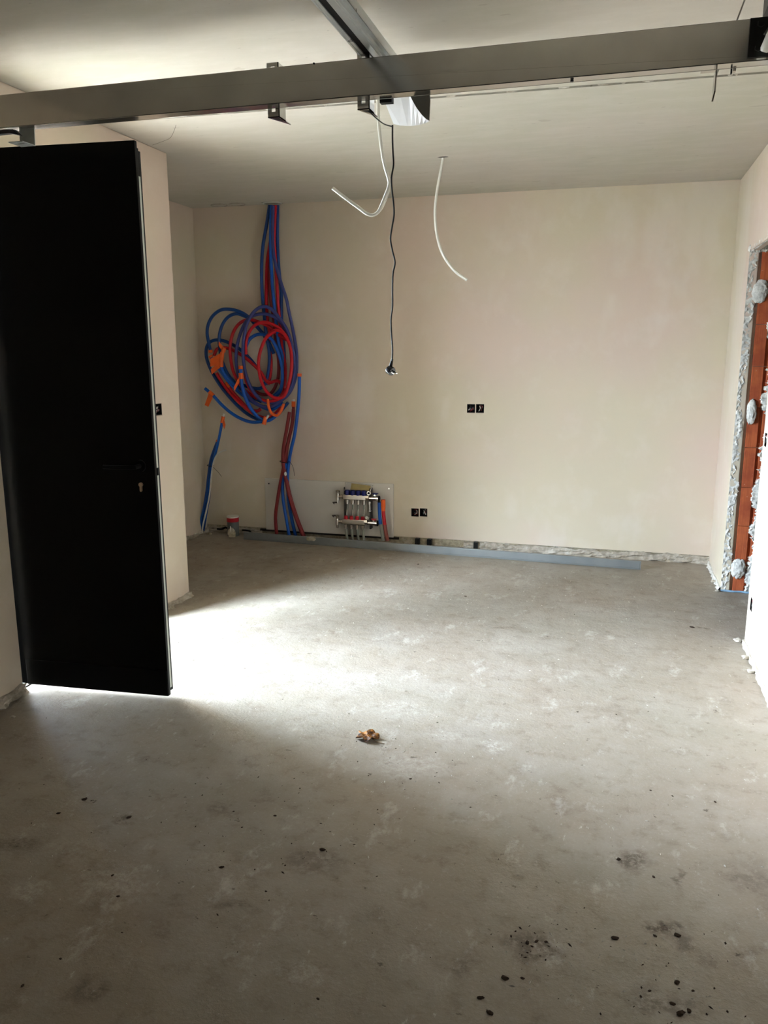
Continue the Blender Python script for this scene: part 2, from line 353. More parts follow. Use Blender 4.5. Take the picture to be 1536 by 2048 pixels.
# torn reveal of the right opening: hollow bricks, torn plaster both sides
mb = MB()
for i in range(9):
    z0 = i*.235-.06; z1 = z0+.2325
    z0 = max(z0, 0); z1 = min(z1, RZ+.03)
    for a, b, dd in ((.703, .748, .014), (.748, .766, .018), (.766, .828, 0), (.828, .846, .014), (.846, .90, 0.003)):
        mb.box((a, RY1+.005+dd, z0), (b, RY1+.04, z1))
mb.box((.703, RY1+.022, 0), (.89, RY1+.04, RZ+.03))
struct(mb.build('trim_9', BRICK, bevel=.0015), 'bare hollow clay bricks in the opening reveal')
def torn(name, xa, sgn, wid, seed, lab):
    vs = []; fs = []; n = 420; cols = 6
    for i in range(n+1):
        z = i*RZ/n; ww = wid*(1+.9*noise.noise(Vector((i*.035, seed, 0)))+.45*noise.noise(Vector((i*.16, seed, 5)))+.35*noise.noise(Vector((i*.5, seed, 9))))
        for k in range(cols):
            t = k/(cols-1); y = RY1-.001-.009*noise.noise(Vector((i*.22, k*.9, seed)))+(.022 if k == cols-1 else 0)
            vs.append((xa+sgn*ww*t, y, z))
    for i in range(n):
        for k in range(cols-1): fs.append((i*cols+k, (i+1)*cols+k, (i+1)*cols+k+1, i*cols+k+1))
    mb = MB(); mb.add(vs, fs); struct(mb.build(name, DAB), lab)
torn('trim_10', .699, 1, .042, 2.2, 'torn plaster edge at the wall side of the reveal')
torn('trim_11', .89, -1, .048, 7.7, 'torn plaster edge at the inner side of the reveal')
mb = MB()
for i in range(60):
    x = .70+.19*i/60; mb.blob((x, RY1-.0, RZ+.012+.01*noise.noise(Vector((i*.4, 0, 0)))), (.012, .025, .02), i, .5, 1)
for i in range(60):
    y = RY0+(RY1-RY0)*i/60; mb.blob((XR+.012, y, RZ+.012), (.014, .016, .016+.008*noise.noise(Vector((i*.4, 3, 0)))), i, .5, 1)
struct(mb.build('trim_12', DAB, smooth=True), 'torn plaster along the head of the opening')
mb = MB(); P = [(.70+.19*k/14, RY1-.012+.004*math.sin(k), .006) for k in range(15)]
mb.tube(P, .006, 8); struct(mb.build('trim_13', plain('pale_blue_foam', (150, 186, 214), .6), smooth=True), 'pale blue edge strip at the foot of the reveal')
# plaster dabs
for (px, py, rw, rh, lab) in ((1520, 583, .040, .064, 'big rough dab of grey plaster near the top of the brick reveal'),
                              (1503, 824, .026, .072, 'smooth oval plaster dab half way up the brick reveal'),
                              (1476, 1137, .040, .060, 'rough round plaster dab at the foot of the brick reveal')):
    p = at('y', RY1, px, py); mb = MB(); mb.blob((p.x, RY1-.002, p.z), (rw, .016, rh), px, .22, 4, 3.2)
    tag(mb.build('plaster_dab', DAB, smooth=True), lab, 'plaster dab')
# mortar ledges higher in the reveal
# ------------------------------------------------------------------ raw socket boxes
def sockbox(c, nrm, lab, grp, seed):
    n = Vector(nrm); u = Vector((0, 0, 1)).cross(n); o = empty('socket_box', c, lab, 'socket box', grp)
    b = c-n*.002; m = MB(); hw, hh, d = .0285, .0305, .045
    def q(a, e, f): return b+u*a+Vector((0, 0, e))-n*f
    for (a0, e0, a1, e1, f0, f1) in ((-hw, -hh, -hw+.002, hh, 0, d), (hw-.002, -hh, hw, hh, 0, d), (-hw, -hh, hw, -hh+.002, 0, d), (-hw, hh-.002, hw, hh, 0, d), (-hw, -hh, hw, hh, d-.003, d-.001)):
        p, r = q(a0, e0, f0), q(a1, e1, f1); m.box(tuple(p), tuple(r))
    m.build('back_box', BLACK, o)
    rnd = random.Random(seed)
    for k, mt in enumerate((BLACK, DARKM, WHITE, MAROON)):
        pts = [q(rnd.uniform(-.02, .02), rnd.uniform(-.022, .022), f) for f in (.04, .022, .012, .004, .012)]
        w_ = MB(); w_.tube(spline(pts, 6), .0026, 6); w_.build('wire', mt, o, smooth=True)
    w_ = MB(); w_.cyl(q(.012, .006, .03), q(-.002, -.006, .004), .006, n=8); w_.build('cable_end', GREYP, o, smooth=True)
    return o
sockbox(SB[0], (0, -1, 0), 'left box of the open socket pair higher up on the back wall', 'socket boxes', 1)
sockbox(SB[1], (0, -1, 0), 'right box of the open socket pair higher up on the back wall', 'socket boxes', 2)
sockbox(SB[2], (0, -1, 0), 'left box of the low open socket pair near the manifold board', 'socket boxes', 3)
sockbox(SB[3], (0, -1, 0), 'right box of the low open socket pair near the manifold board', 'socket boxes', 4)
sockbox(SR[0], (-1, 0, 0), 'open socket box high on the right wall beside the opening', 'socket boxes', 5)
sockbox(SR[1], (-1, 0, 0), 'open socket box low on the right wall beside the opening', 'socket boxes', 6)
sockbox(SLs[0], (1, 0, 0), 'open switch box on the left pier beside the black door', 'socket boxes', 7)

# ------------------------------------------------------------------ black door leaf standing open
GAP = .022
hp = at('z', GAP, 24, 1364); tp = at('z', GAP, 338, 1392); hp = Vector((XL-.03, hp.y+.003, GAP)); dv = (tp-hp); LW = dv.length; du = dv.normalized(); dn = Vector((-du.y, du.x, 0))
door = empty('door', hp, 'tall black steel side door standing open into the room', 'door')
def D(u, n, z): return hp+du*(u-.0042*(z-GAP)*u/LW)+dn*n+Vector((0, 0, z-GAP))   # the leaf sags a little
def dbox(mb, u0, u1, n0, n1, z0, z1):
    mb.add([D(a, b, c) for c in (z0, z1) for a, b in ((u0, n0), (u1, n0), (u1, n1), (u0, n1))], [(0, 3, 2, 1), (4, 5, 6, 7), (0, 1, 5, 4), (1, 2, 6, 5), (2, 3, 7, 6), (3, 0, 4, 7)]); return mb
ZT = 2.198
m = MB(); dbox(m, 0, LW, 0, .018, GAP, ZT); m.build('door_panel', DOORM, door, bevel=.0015)
m = MB(); dbox(m, .0, LW-.006, .018, .038, GAP+.012, ZT-.02); m.build('door_core', DOORM, door, bevel=.001)
m = MB(); dbox(m, .0, LW-.005, .038, .052, GAP+.010, ZT-.028); m.build('outer_sheet', GASK, door, bevel=.002)
m = MB(); dbox(m, 0.03, LW-.002, -.004, 0.0, GAP, .135); m.build('kick_plate', DOORM, door, bevel=.0015)
m = MB(); dbox(m, LW-.0062, LW-.002, .0185, .034, .05, .955); dbox(m, LW-.0062, LW-.002, .0185, .034, .985, ZT-.12); sp = m.build('lock_strip', SILV, door); tag(sp, 'silver lock strip')
m = MB(); dbox(m, LW-.006, LW+.002, .020, .033, .955, .985); m.build('latch_bolt', GASK, door)
m = MB(); a = D(LW-.06, -.001, .995); m.cyl(a, a-dn*.008, .024, n=24); hr = m.build('handle_rose', DOORM, door, smooth=True)
m = MB(); m.tube([a, a-dn*.05, a-dn*.055-du*.02, a-dn*.055-du*.13], [.009, .009, .009, .008], 12); m.build('door_handle', DOORM, door, smooth=True)
kc = at('y', hp.y, 285, 970); ku = LW-.062
m = MB(); m.cyl(D(ku, -.001, .92), D(ku, -.009, .92), .0085, n=18); dbox(m, ku-.0045, ku+.0045, -.009, -.001, .895, .918); m.cyl(D(ku, -.001, .896), D(ku, -.009, .896), .0045, n=12)
tag(m.build('lock_cylinder', plain('brass_cylinder', (190, 166, 140), .35, .9), door, smooth=True), 'brass lock cylinder')
for z in (.25, 1.1, 1.95):
    m = MB(); m.cyl(D(-.006, .02, z-.04), D(-.006, .02, z+.04), .008, n=12); m.build('hinge', DOORM, door, smooth=True)
m = MB()
for (a, b) in (((XL-.09, DY0, 0), (XL-.03, DY0+.012, DZ)), ((XL-.09, DY1-.03, 0), (XL-.03, DY1, DZ)), ((XL-.09, DY0, DZ-.012), (XL-.03, DY1, DZ))): m.box(a, b)
m.box((XL-.12, DY0, 0), (XL-.02, DY1, .004))
struct(m.build('door_1', DOORM), 'black steel frame of the side doorway')

# ------------------------------------------------------------------ garage door opener gear under the ceiling
BY = 2.60; z1 = at('y', BY, 768, 112.5).z; z0 = at('y', BY, 768, 188).z; BD = .05
beam = empty('cross_beam', (-.8, BY, z0), 'long grey steel cross beam running the width of the ceiling', 'beam')
m = MB(); m.box((XL, BY, z0), (XR-.0, BY+.003, z1)); m.box((XL, BY, z0), (XR, BY+BD, z0+.003)); m.box((XL, BY, z1-.003), (XR, BY+BD, z1)); m.box((XL, BY+BD-.003, z0), (XR, BY+BD, z1))
m.build('beam_profile', GALV, beam, bevel=.001)
p = at('y', BY, 628, 127); m = MB(); m.cyl((p.x, BY-.0015, p.z), (p.x, BY+.001, p.z), .003, n=12); m.build('bolt_hole', BLACK, beam)
m = MB(); p = at('y', BY, 1143, 158); m.cyl((p.x, BY+.025, z0-.004), (p.x, BY+.025, z0), .005, n=8); m.build('bolt_head', BLACK, beam)
# brackets
def hanging(pxs, lab, gus=True, big=False):
    l, r, t, b = pxs; yb = BY+BD+.002
    a = at('y', yb, l, b); c = at('y', yb, r, b); zt = at('y', yb, l, t).z
    o = empty('angle_bracket', (a.x, yb, a.z), lab, 'bracket', 'brackets on the beam')
    x0, x1, zb = a.x, c.x, a.z; dp = .10 if not big else .13; m = MB()
    # slotted front plate
    sw = (x1-x0)*.16; sx = (x0+x1)/2
    holed(m, (x0, zb, x1, zt), [(sx-sw, zb+.018, sx+sw, zb+.034), (sx-sw, zt-.016, sx+sw, zt-.011)], lambda a_, c_, b_, d_: m.box((a_, yb, c_), (b_, yb+.003, d_)))
    m.build('front_plate', GALV, o)
    m = MB(); m.prism([(x1-.003, yb, zb), (x1-.003, yb+dp*.55, zb), (x1-.003, yb+dp*.55, zt), (x1-.003, yb, zt)], (.003, 0, 0)); m.build('side_plate', GALV, o)
    if gus:
        m = MB(); m.prism([(x0, yb, zb), (x1, yb, zb), (x1, yb+dp, zb)], (0, 0, .003)); m.build('bottom_flange', GALV, o)
        m = MB(); m.prism([(x0+.012, yb+.012, zb-.0005), (x1-.006, yb+.012, zb-.0005), (x1-.006, yb+.05, zb-.0005)], (0, 0, .0004)); m.build('slot', BLACK, o)
    return o
hanging((536, 559, 126, 236), 'slotted angle bracket on the beam, left of the opener')
hanging((715, 739, 106, 220), 'slotted angle bracket on the beam, touching the opener')
# left end plate with slotted foot
o = empty('end_bracket', (-2.2, BY+.02, z0), 'pale steel bracket with a slotted foot hanging over the black door', 'bracket')
q = lambda x, y, yy=BY+.03: at('y', yy, x, y)
m = MB(); m.prism([q(38, 256), q(68, 252), q(70, 292), q(40, 288)], (0, .003, 0)); m.build('plate', RAILM2, o)
m = MB(); a, b = q(42, 287), q(70, 292); zf = min(a.z, b.z)
holed(m, (a.x, BY-.035, b.x, BY+.03), [(a.x+.014, BY-.018, b.x-.010, BY-.006)], lambda s_, c_, e_, d_: m.box((s_, c_, zf), (e_, d_, zf+.003))); m.build('foot', RAILM2, o)
m = MB(); m.prism([q(-40, 262, BY+.0), q(26, 258, BY), q(38, 270, BY), q(18, 266, BY), q(-40, 272, BY)], (0, .02, 0)); m.build('spacer', DARKM, o)
# thin bracket at the right, seen edge on
o = empty('edge_bracket', (at('y', BY+.06, 1430, 130)), 'thin steel angle seen edge on below the right part of the beam', 'bracket')
q = lambda x, y, yy: at('y', yy, x, y)
m = MB(); yy = BY+.055; xx = q(1433, 120, yy).x; zt = z0+.002
m.prism([(xx, yy, zt), (xx, yy, q(0, 182, yy).z+.16*0 if False else at('y', yy, 1430, 182).z), (xx-.004, yy+.012, at('y', yy+.012, 1425, 203).z), (xx, yy+.05, at('y', yy+.05, 1430, 160).z), (xx, yy+.05, zt)], (.004, 0, 0)); m.build('blade', GALV, o)
m = MB(); zz = at('y', yy, 1438, 131).z; m.box((at('y', yy, 1405, 132).x, yy, zz), (xx+.006, yy+.06, zz+.002)); m.build('flange', GALV, o)
o = empty('perforated_strip', at('y', BY+.1, 1490, 128), 'short perforated steel strip behind the right end of the beam', 'strip')
yy = BY+BD+.003; a = at('y', yy, 1466, 142); b = at('y', yy, 1512, 126); m = MB()
m.box((a.x, yy, a.z), (a.x+.008, yy+.02, a.z+.03))
for k in range(12): x = a.x+.008+(b.x-a.x)*k/12; m.box((x, yy, a.z+.014), (x+.004, yy+.002, a.z+.03))
m.box((a.x, yy, a.z+.026), (b.x, yy+.002, a.z+.034)); m.build('strip', GALV, o)
m = MB(); m.box((a.x-.006, yy, a.z-.006), (a.x-.002, yy+.01, a.z+.05)); m.build('end_tab', BLACK, o)
m = MB(); m.box((a.x, yy, a.z+.03), (b.x, yy+.002, z0+.02)); m.build('back_plate', GALV, o)
# right end: black bearing plate and side track
o = empty('track_plate', at('y', BY, 1520, 70), 'dark end plate with bolts at the right end of the beam', 'plate')
a = at('y', BY-.006, 1506, 34); b = at('y', BY-.006, 1499, 108); m = MB()
m.box((a.x-.006, BY-.006, z0+.008), (a.x+.12, BY-.001, z1)); m.build('plate', DARKM, o, bevel=.001)
for (px, py) in ((1523, 46), (1517, 95)):
    p = at('y', BY-.01, px, py); m = MB(); m.cyl((p.x, BY-.014, p.z), (p.x, BY-.006, p.z), .010, n=6); m.build('bolt', DARKM, o)
m = MB(); a = at('y', BY-.05, 1536, 55); m.prism([at('y', BY-.02, 1528, 66), at('y', BY-.02, 1560, 20), at('y', BY-.02, 1570, 60), at('y', BY-.02, 1540, 72)], (0, .012, 0)); m.build('cam_arm', plain('grey_arm', (96, 98, 98), .5), o)
o = empty('track_tube', at('y', BY-.03, 1525, 105), 'pale rounded tube end below the dark end plate', 'tube')
m = MB(); a = at('y', BY-.03, 1528, 103); b = at('y', BY-.06, 1552, 50); m.tube([a, a+(b-a)*.1, b, b+(b-a)*2], [.010, .013, .014, .014], 14); m.build('tube', WHITE, o, smooth=True)
o = empty('side_track', (.45, 1.6, 2.40), 'dark side track under the ceiling at the top right corner', 'track')
a = at('z', 2.40, 1526, 24); m = MB(); m.box((a.x, YF+.4, 2.385), (a.x+.05, a.y, 2.43)); m.build('track', DARKM, o)
m = MB(); m.box((a.x+.015, a.y-.06, 2.43), (a.x+.035, a.y-.03, H)); m.build('hanger', DARKM, o)
# opener rail
ZR = 2.365
X = [at('z', ZR, px, 104).x for px in (712, 723, 738, 757, 767)]
ry = 2.95
rail = empty('opener_rail', (X[2], 1.0, ZR), 'pale steel opener rail with a dark slot running along the ceiling', 'rail')
m = MB(); m.box((X[0], YF+.2, ZR), (X[1], ry, ZR+.004)); m.box((X[0], YF+.2, ZR), (X[0]+.003, ry, ZR+.03)); m.box((X[0]+.005, YF+.2, ZR-.002), (X[0]+.008, ry, ZR))
m.box((X[2], YF+.2, ZR), (X[3], ry, ZR+.004)); m.box((X[3], YF+.2, ZR+.0), (X[3]+.003, ry, ZR+.04)); m.box((X[3]-.008, YF+.2, ZR-.002), (X[3]-.005, ry, ZR))
m.box((X[3], YF+.2, ZR+.012), (X[4], ry, ZR+.016)); m.box((X[4]-.003, YF+.2, ZR+.012), (X[4], ry, ZR+.04)); m.box((X[0], YF+.2, ZR+.04), (X[4], ry, ZR+.044))
m.build('rail_profile', RAILM, rail, bevel=.001)
m = MB(); m.box((X[1], YF+.2, ZR+.0045), (X[2], ry, ZR+.036)); m.build('belt_and_slot_shade', BLACK, rail)  # black fill nearly closes the slot: drive belt plus painted shade of its inside
for y in (.6, 2.2):
    m = MB(); m.box((X[1], y, ZR+.044), (X[1]+.02, y+.03, H)); m.build('hanger', GALV, rail)
# opener motor head
op = empty('door_opener', (-.7, 2.8, 2.2), 'white garage door opener hanging behind the beam', 'opener')
FY, RYY = BY+BD+.03, BY+BD+.38
fr = [at('y', FY, *p) for p in ((763, 176), (764, 190), (800, 190), (818, 186), (826, 203), (834, 217), (844, 230), (852, 238), (859, 242), (861, 200), (858, 180))]
bk = [at('y', RYY, *p) for p in ((786, 215), (787, 248), (800, 251), (815, 252), (823, 252), (831, 251), (839, 250), (846, 248), (852, 246), (853, 225), (850, 215))]
n_ = len(fr); tf = [Vector((p.x, p.y, 2.345)) for p in (fr[0], fr[-1])]; tb = [Vector((p.x, p.y, 2.345)) for p in (bk[0], bk[-1])]
m = MB(); m.add(fr[1:-1]+bk[1:-1], [(i, i+1, n_-2+i+1, n_-2+i) for i in range(n_-3)])
k = len(m.v); m.add([fr[1], bk[1], tb[0], tf[0], fr[-2], bk[-2], tb[1], tf[1]], [(0, 1, 2, 3), (4, 7, 6, 5), (3, 2, 6, 7), (1, 5, 6, 2)])
m.add([tf[0]]+fr[1:-1]+[tf[1]], [tuple(range(n_))]); m.build('housing', OPENER, op)
m = MB(); fr2 = [p-Vector((0, .004, 0)) for p in fr[3:]]; m.prism(fr2, (0, .003, 0)); m.build('shaded_front', plain('shaded_housing', (120, 118, 110), .5), op)  # darker plate paints the shade on the housing's front-facing side
m = MB(); a = at('y', BY+BD+.02, 768, 196); m.box((a.x-.01, BY+BD+.004, a.z-.018), (a.x+.03, BY+BD+.028, a.z+.02))
for k in range(4): m.cyl((a.x+.012+k*.012, BY+BD+.006, a.z+.004), (a.x+.016+k*.012, BY+BD+.02, a.z+.018), .004, n=8)
m.build('terminal_block', BLACK, op)
m = MB(); m.tube(spline([at('y', BY+BD+.02, 738, 222), at('y', BY+.14, 752, 236), at('y', BY+.24, 768, 248), at('y', BY+.34, 784, 253)]), .0022, 6); m.build('strap', BLACK, op, smooth=True)
# power lead and plug hanging from the opener
lead = empty('power_lead', at('y', 2.98, 783, 740), 'thin black power lead with a plug hanging straight down from the opener', 'cable')
YL = 2.98
pts = [(785, 250), (785, 280), (786, 305), (787, 330), (783, 355), (784, 380), (787, 405), (788, 430), (784, 455), (781, 478), (785, 502), (790, 525), (786, 548), (785, 580), (785, 612), (782, 640), (783, 670), (785, 700), (784, 722)]
m = MB(); m.tube(spline([at('y', YL+.006*math.sin(i*1.3), *p) for i, p in enumerate(pts)], 5), .0031, 8); m.build('cord', BLACK, lead, smooth=True)
a = at('y', YL, 784.5, 718); b = at('y', YL, 781, 733); c = at('y', YL-.004, 781, 741)
m = MB(); m.tube([a, b], [.0042, .0075], 12); m.build('strain_relief', BLACK, lead, smooth=True)
m = MB(); ax = Vector((.75, -.45, -.35)).normalized(); m.tube([c-ax*.014, c-ax*.010, c+ax*.006, c+ax*.012], [.012, .0165, .0175, .015], 18)
m.build('plug_body', plain('glossy_black', (18, 18, 19), .18), lead, smooth=True)
m = MB(); s_ = ax.cross(Vector((0, 0, 1))).normalized()
for k in (-1, 1): m.cyl(c+ax*.010+s_*.0085*k, c+ax*.030+s_*.0085*k, .0022, n=8)
m.build('pins', CHROME, lead, smooth=True)
# white conduits
cn = empty('bent_conduit', at('z', H, 755, 188), 'white bent conduit hanging from behind the beam, its end kicked up left', 'conduit')
YC = 3.30
pts = [(752, 180, 3.40), (756, 205, 3.38), (757, 240, 3.34), (762, 290, 3.32), (769, 330, 3.31), (777, 358, 3.30), (778, 370, 3.30), (771, 390, 3.29), (763, 410, 3.28), (756, 424, 3.27), (745, 430, 3.26), (733, 427, 3.25), (718, 416, 3.24), (692, 397, 3.22), (665, 376, 3.20)]
m = MB(); m.tube(spline([at('y', p[2], p[0], p[1]) for p in pts], 5), .0068, 10); m.build('conduit', WHITE, cn, smooth=True)
pts = [(779, 368, 3.32), (778, 382, 3.31), (770, 405, 3.30), (761, 421, 3.28), (750, 430, 3.265)]
m = MB(); m.tube(spline([at('y', p[2], p[0], p[1]) for p in pts], 5), .0035, 8); m.build('inner_cable', WHITE, cn, smooth=True)
a = at('z', H, 886, 314); cn = empty('curved_conduit', a, 'thin white conduit curving down from the middle of the ceiling', 'conduit')
pts = [(886, 309), (886, 316), (881, 345), (876, 370), (872, 398), (870, 430), (873, 465), (882, 500), (897, 527), (914, 546), (934, 560)]
m = MB(); m.tube(spline([at('y', 4.63+.004*i, *p) for i, p in enumerate(pts)], 6), [.0078]*61, 10); m.build('conduit', WHITE, cn, smooth=True)
m = MB(); m.blob((a.x, a.y, H), (.03, .012, .002), 3, .4, 2); m.build('entry_hole', plain('dark_hole', (60, 54, 46), .9), cn)

# ------------------------------------------------------------------ hoses
HR = .0125
def C(pts): return [(400+x/6.98, 590+y/6.98) for x, y in pts]
def hose(name, pts, d, mat, lab, r=HR, grp='hoses coiled on the back wall', tapes=(), tip=None, tapemat=None):
    """pts photo pixels, d = stand-off of each point from the back wall"""
    n = len(pts); dd = d if isinstance(d, (list, tuple)) else [d]*n
    if len(dd) == 2: dd = [dd[0]+(dd[1]-dd[0])*i/(n-1) for i in range(n)]
    P = spline([at('y', YB-q, *p) for p, q in zip(pts, dd)], 6)
    o = empty(name, P[-1], lab, 'hose', grp)
    m = MB(); m.tube(P, r, 10); m.build('tube', mat, o, smooth=True)
    if tip:                                              # bare white core sticking out of the end
        e = P[0] if tip < 0 else P[-1]; f = P[1] if tip < 0 else P[-2]; t = (e-f).normalized()
        m = MB(); m.cyl(e-t*.002, e+t*(.05 if tip > 0 else .035), r*.72, n=10); m.build('core', WCORE, o, smooth=True)
    for (i, L, flag) in tapes:                           # tape wrap round the hose at fraction i
        k = min(int(i*(len(P)-1)), len(P)-2); t = (P[k+1]-P[k]).normalized(); c = P[k]
        m = MB(); m.tube([c-t*L/2, c+t*L/2], r*1.28, 10)
        if flag:
            u = Vector(flag); s2 = t*.5
            m.prism([c-t*L*.5, c+t*L*.5, c+t*L*.45+u, c-t*L*.3+u*1.1], (0, -.002, 0))
        m.build('tape', ORANGE, o)
    return o
A = lambda pts: [(380+x/5.12, 390+y/5.12) for x, y in pts]
run = lambda k: None
hose('blue_hose', A([(815, 105), (785, 300), (750, 500), (735, 700), (735, 900), (745, 1080), (765, 1280)])+C([(925, 560), (965, 780), (965, 980), (930, 1180), (850, 1300), (700, 1290), (560, 1240)]), [.05, .06, .07, .07, .06, .05, .05, .05, .05, .05, .05, .05, .06, .06], NAVY,
     'dark blue hose on the left edge of the hanging bundle')
hose('red_hose', A([(860, 105), (830, 420), (790, 700), (782, 950), (785, 1150), (795, 1300)])+C([(980, 560), (960, 700), (990, 900), (985, 1100), (950, 1250)]), [.04]*11, RED, 'red hose hanging second from the left in the bundle')
hose('red_hose', A([(862, 105), (845, 500), (810, 760), (820, 1000), (845, 1200), (870, 1380)])+C([(1050, 620), (1085, 800), (1100, 1000), (1080, 1200), (1000, 1360), (880, 1390), (740, 1330)]), [.03]*13, MAROON, 'deeper red hose behind the centre of the bundle')
hose('blue_hose', A([(835, 105), (825, 400), (830, 700), (850, 1000), (875, 1250), (905, 1500)])+C([(1150, 850), (1160, 1100), (1130, 1300), (1020, 1420)]), [.08, .09, .09, .09, .08, .07, .06, .05, .05, .05], BLUE, 'straight blue hose down the middle of the bundle')
hose('red_hose', A([(875, 105), (862, 450), (880, 750), (895, 1000), (910, 1200)])+C([(1130, 520), (1150, 760), (1190, 1000), (1180, 1250), (1120, 1400)]), [.07, .07, .07, .07, .06, .05, .05, .05, .05, .05], RED, 'bright red hose right of the middle of the bundle')
hose('blue_hose', A([(898, 105), (895, 400), (905, 700), (935, 1000), (935, 1200)])+C([(1150, 500), (1175, 800), (1180, 1100), (1130, 1330)]), [.05, .05, .05, .05, .04, .04, .04, .04, .04], NAVY, 'dark blue hose on the right edge of the hanging bundle')
# long violet hose: run down on the right, then two rounds of the coil
hose('violet_hose', A([(850, 110), (845, 450), (865, 660), (920, 860), (985, 1060)])+C([(1240, 230), (1310, 560), (1350, 860), (1335, 1150), (1230, 1390), (1050, 1500), (880, 1480), (740, 1340), (650, 1140), (605, 900), (605, 650), (650, 420), (740, 250), (860, 165), (980, 185), (1090, 300), (1210, 480), (1280, 700), (1320, 950), (1290, 1230), (1180, 1430), (1000, 1555), (830, 1540), (680, 1420), (560, 1200), (505, 950), (520, 700), (590, 470), (690, 320), (830, 265), (980, 280), (1110, 360), (1220, 540)]),
     [.09]*5+[.06, .05, .06, .08, .10, .12, .13, .14, .145, .15, .15, .145, .14, .13, .125, .12, .11, .10, .09, .10, .11, .12, .12, .12, .12, .12, .12, .12, .115, .11, .10, .09, .07], VIOLET, 'violet blue hose winding twice round the outside of the coil')
hose('blue_hose', C([(960, 700), (890, 560), (790, 440), (680, 310), (560, 235), (420, 200), (290, 210), (180, 290), (115, 410), (100, 540), (125, 680), (150, 800)]), [.04, .05, .07, .09, .10, .10, .10, .10, .10, .10, .10, .10], NAVY, 'blue hose making the highest loop at the left of the coil', tapes=((.99, .02, None),))
hose('blue_hose', C([(1030, 820), (930, 600), (830, 480), (720, 350), (610, 290), (500, 262), (390, 310), (310, 420), (270, 570), (275, 740), (310, 920), (380, 1090), (500, 1240), (660, 1390), (860, 1490)]), [.04, .05, .06, .08, .09, .09, .09, .09, .09, .09, .09, .08, .08, .08, .07], NAVY, 'blue hose making the second highest loop at the left of the coil')
hose('blue_hose', C([(950, 1250), (800, 1020), (680, 870), (560, 760), (430, 680), (290, 630), (170, 640), (100, 710), (85, 830), (120, 970), (210, 1150), (340, 1340), (500, 1520), (660, 1660), (820, 1740), (960, 1750), (1100, 1650), (1230, 1500)]), [.04, .05, .05, .06, .06, .06, .06, .06, .06, .06, .06, .06, .06, .06, .06, .07, .07, .07], NAVY, 'dark blue hose sweeping widest round the left and bottom of the coil')
hose('blue_hose', C([(70, 1305), (180, 1400), (300, 1530), (440, 1650), (590, 1735), (730, 1775), (880, 1765), (905, 1750)]), [.10, .10, .10, .11, .12, .14, .15, .15], BLUE, 'blue hose with its free end poking out lower left of the coil', tapes=((.13, .045, (-.04, -.012, -.085)), (.97, .06, None)), tip=1)
hose('blue_hose', C([(568, 1010), (572, 1130), (590, 1290), (640, 1450), (720, 1600), (830, 1720), (960, 1750), (1090, 1660)]), [.17, .17, .17, .16, .14, .12, .10, .09], BLUE, 'bright blue hose with a taped end standing up in front of the coil', tapes=((0.0, .025, None), (.15, .045, (-.05, -.012, -.09))), r=.0135)
hose('blue_hose', C([(640, 730), (690, 620), (790, 555), (900, 555), (1000, 620), (1080, 770), (1135, 960), (1150, 1160), (1120, 1340), (1040, 1430)]), [.12, .11, .10, .10, .10, .10, .10, .10, .09, .08], BLUE, 'bright blue hose arching inside the coil')
hose('blue_hose', C([(150, 860), (230, 980), (330, 1120), (470, 1290), (640, 1430), (820, 1540), (1000, 1600), (1150, 1500)]), [.12, .11, .10, .10, .10, .09, .09, .09], BLUE, 'blue hose whose taped end points up at the left rim', tapes=((0.0, .018, None),))
hose('blue_hose', C([(330, 770), (300, 900), (310, 1040), (400, 1170), (540, 1310)]), [.13, .13, .12, .11, .09], BLUE, 'short blue hose end wrapped in the large orange tape', tapes=((.02, .035, (-.03, -.01, .05)), (.22, .085, (-.085, -.012, -.03)), (.34, .06, (-.075, -.014, -.06))))
hose('red_hose', C([(1180, 1330), (1090, 1200), (950, 1220), (850, 1080), (700, 930), (580, 840), (460, 770), (340, 735), (240, 755), (195, 850)]), [.05, .06, .06, .07, .08, .08, .08, .08, .09, .10], RED, 'red hose crossing the coil and hooking over at the far left')
hose('red_hose', C([(1240, 640), (1100, 560), (960, 440), (800, 370), (680, 345), (560, 390), (470, 510), (425, 680), (425, 860), (460, 1050), (530, 1200), (640, 1340), (800, 1450)]), [.06, .07, .08, .09, .10, .10, .10, .10, .10, .10, .10, .09, .08], RED, 'red hose forming the left red ring of the coil')
hose('red_hose', C([(640, 830), (640, 680), (680, 530), (770, 420), (900, 378), (1030, 420), (1140, 500), (1230, 620), (1270, 800), (1275, 1000), (1250, 1200), (1180, 1370), (1050, 1470), (880, 1470), (740, 1370), (650, 1210), (620, 1020)]), [.13, .13, .13, .13, .13, .13, .12, .11, .10, .10, .11, .12, .13, .13, .12, .11, .10], RED, 'red hose ring running through the middle of the coil')
hose('red_hose', C([(1050, 500), (930, 590), (860, 730), (820, 900), (825, 1060), (870, 1240), (950, 1370), (1060, 1440), (1180, 1400), (1250, 1200), (1280, 980), (1265, 760), (1200, 580), (1110, 500), (1030, 500), (930, 580)]), [.16]*9+[.15, .15, .15, .15, .15, .15, .15], RED, 'bright red hose ring nearest the viewer at the right of the coil')
hose('red_hose', C([(230, 1090), (320, 1240), (430, 1380), (570, 1520), (720, 1640), (880, 1710), (1020, 1680), (1140, 1560)]), [.09, .09, .09, .09, .09, .09, .08, .08], RED, 'red hose lying lowest along the bottom left of the coil')
hose('red_hose', C([(370, 1220), (450, 1350), (560, 1470), (680, 1590), (790, 1620), (850, 1590)]), [.08, .08, .08, .08, .07, .06], RED, 'short red hose along the lower left with an orange marker', tapes=((.08, .045, None),), r=.013)
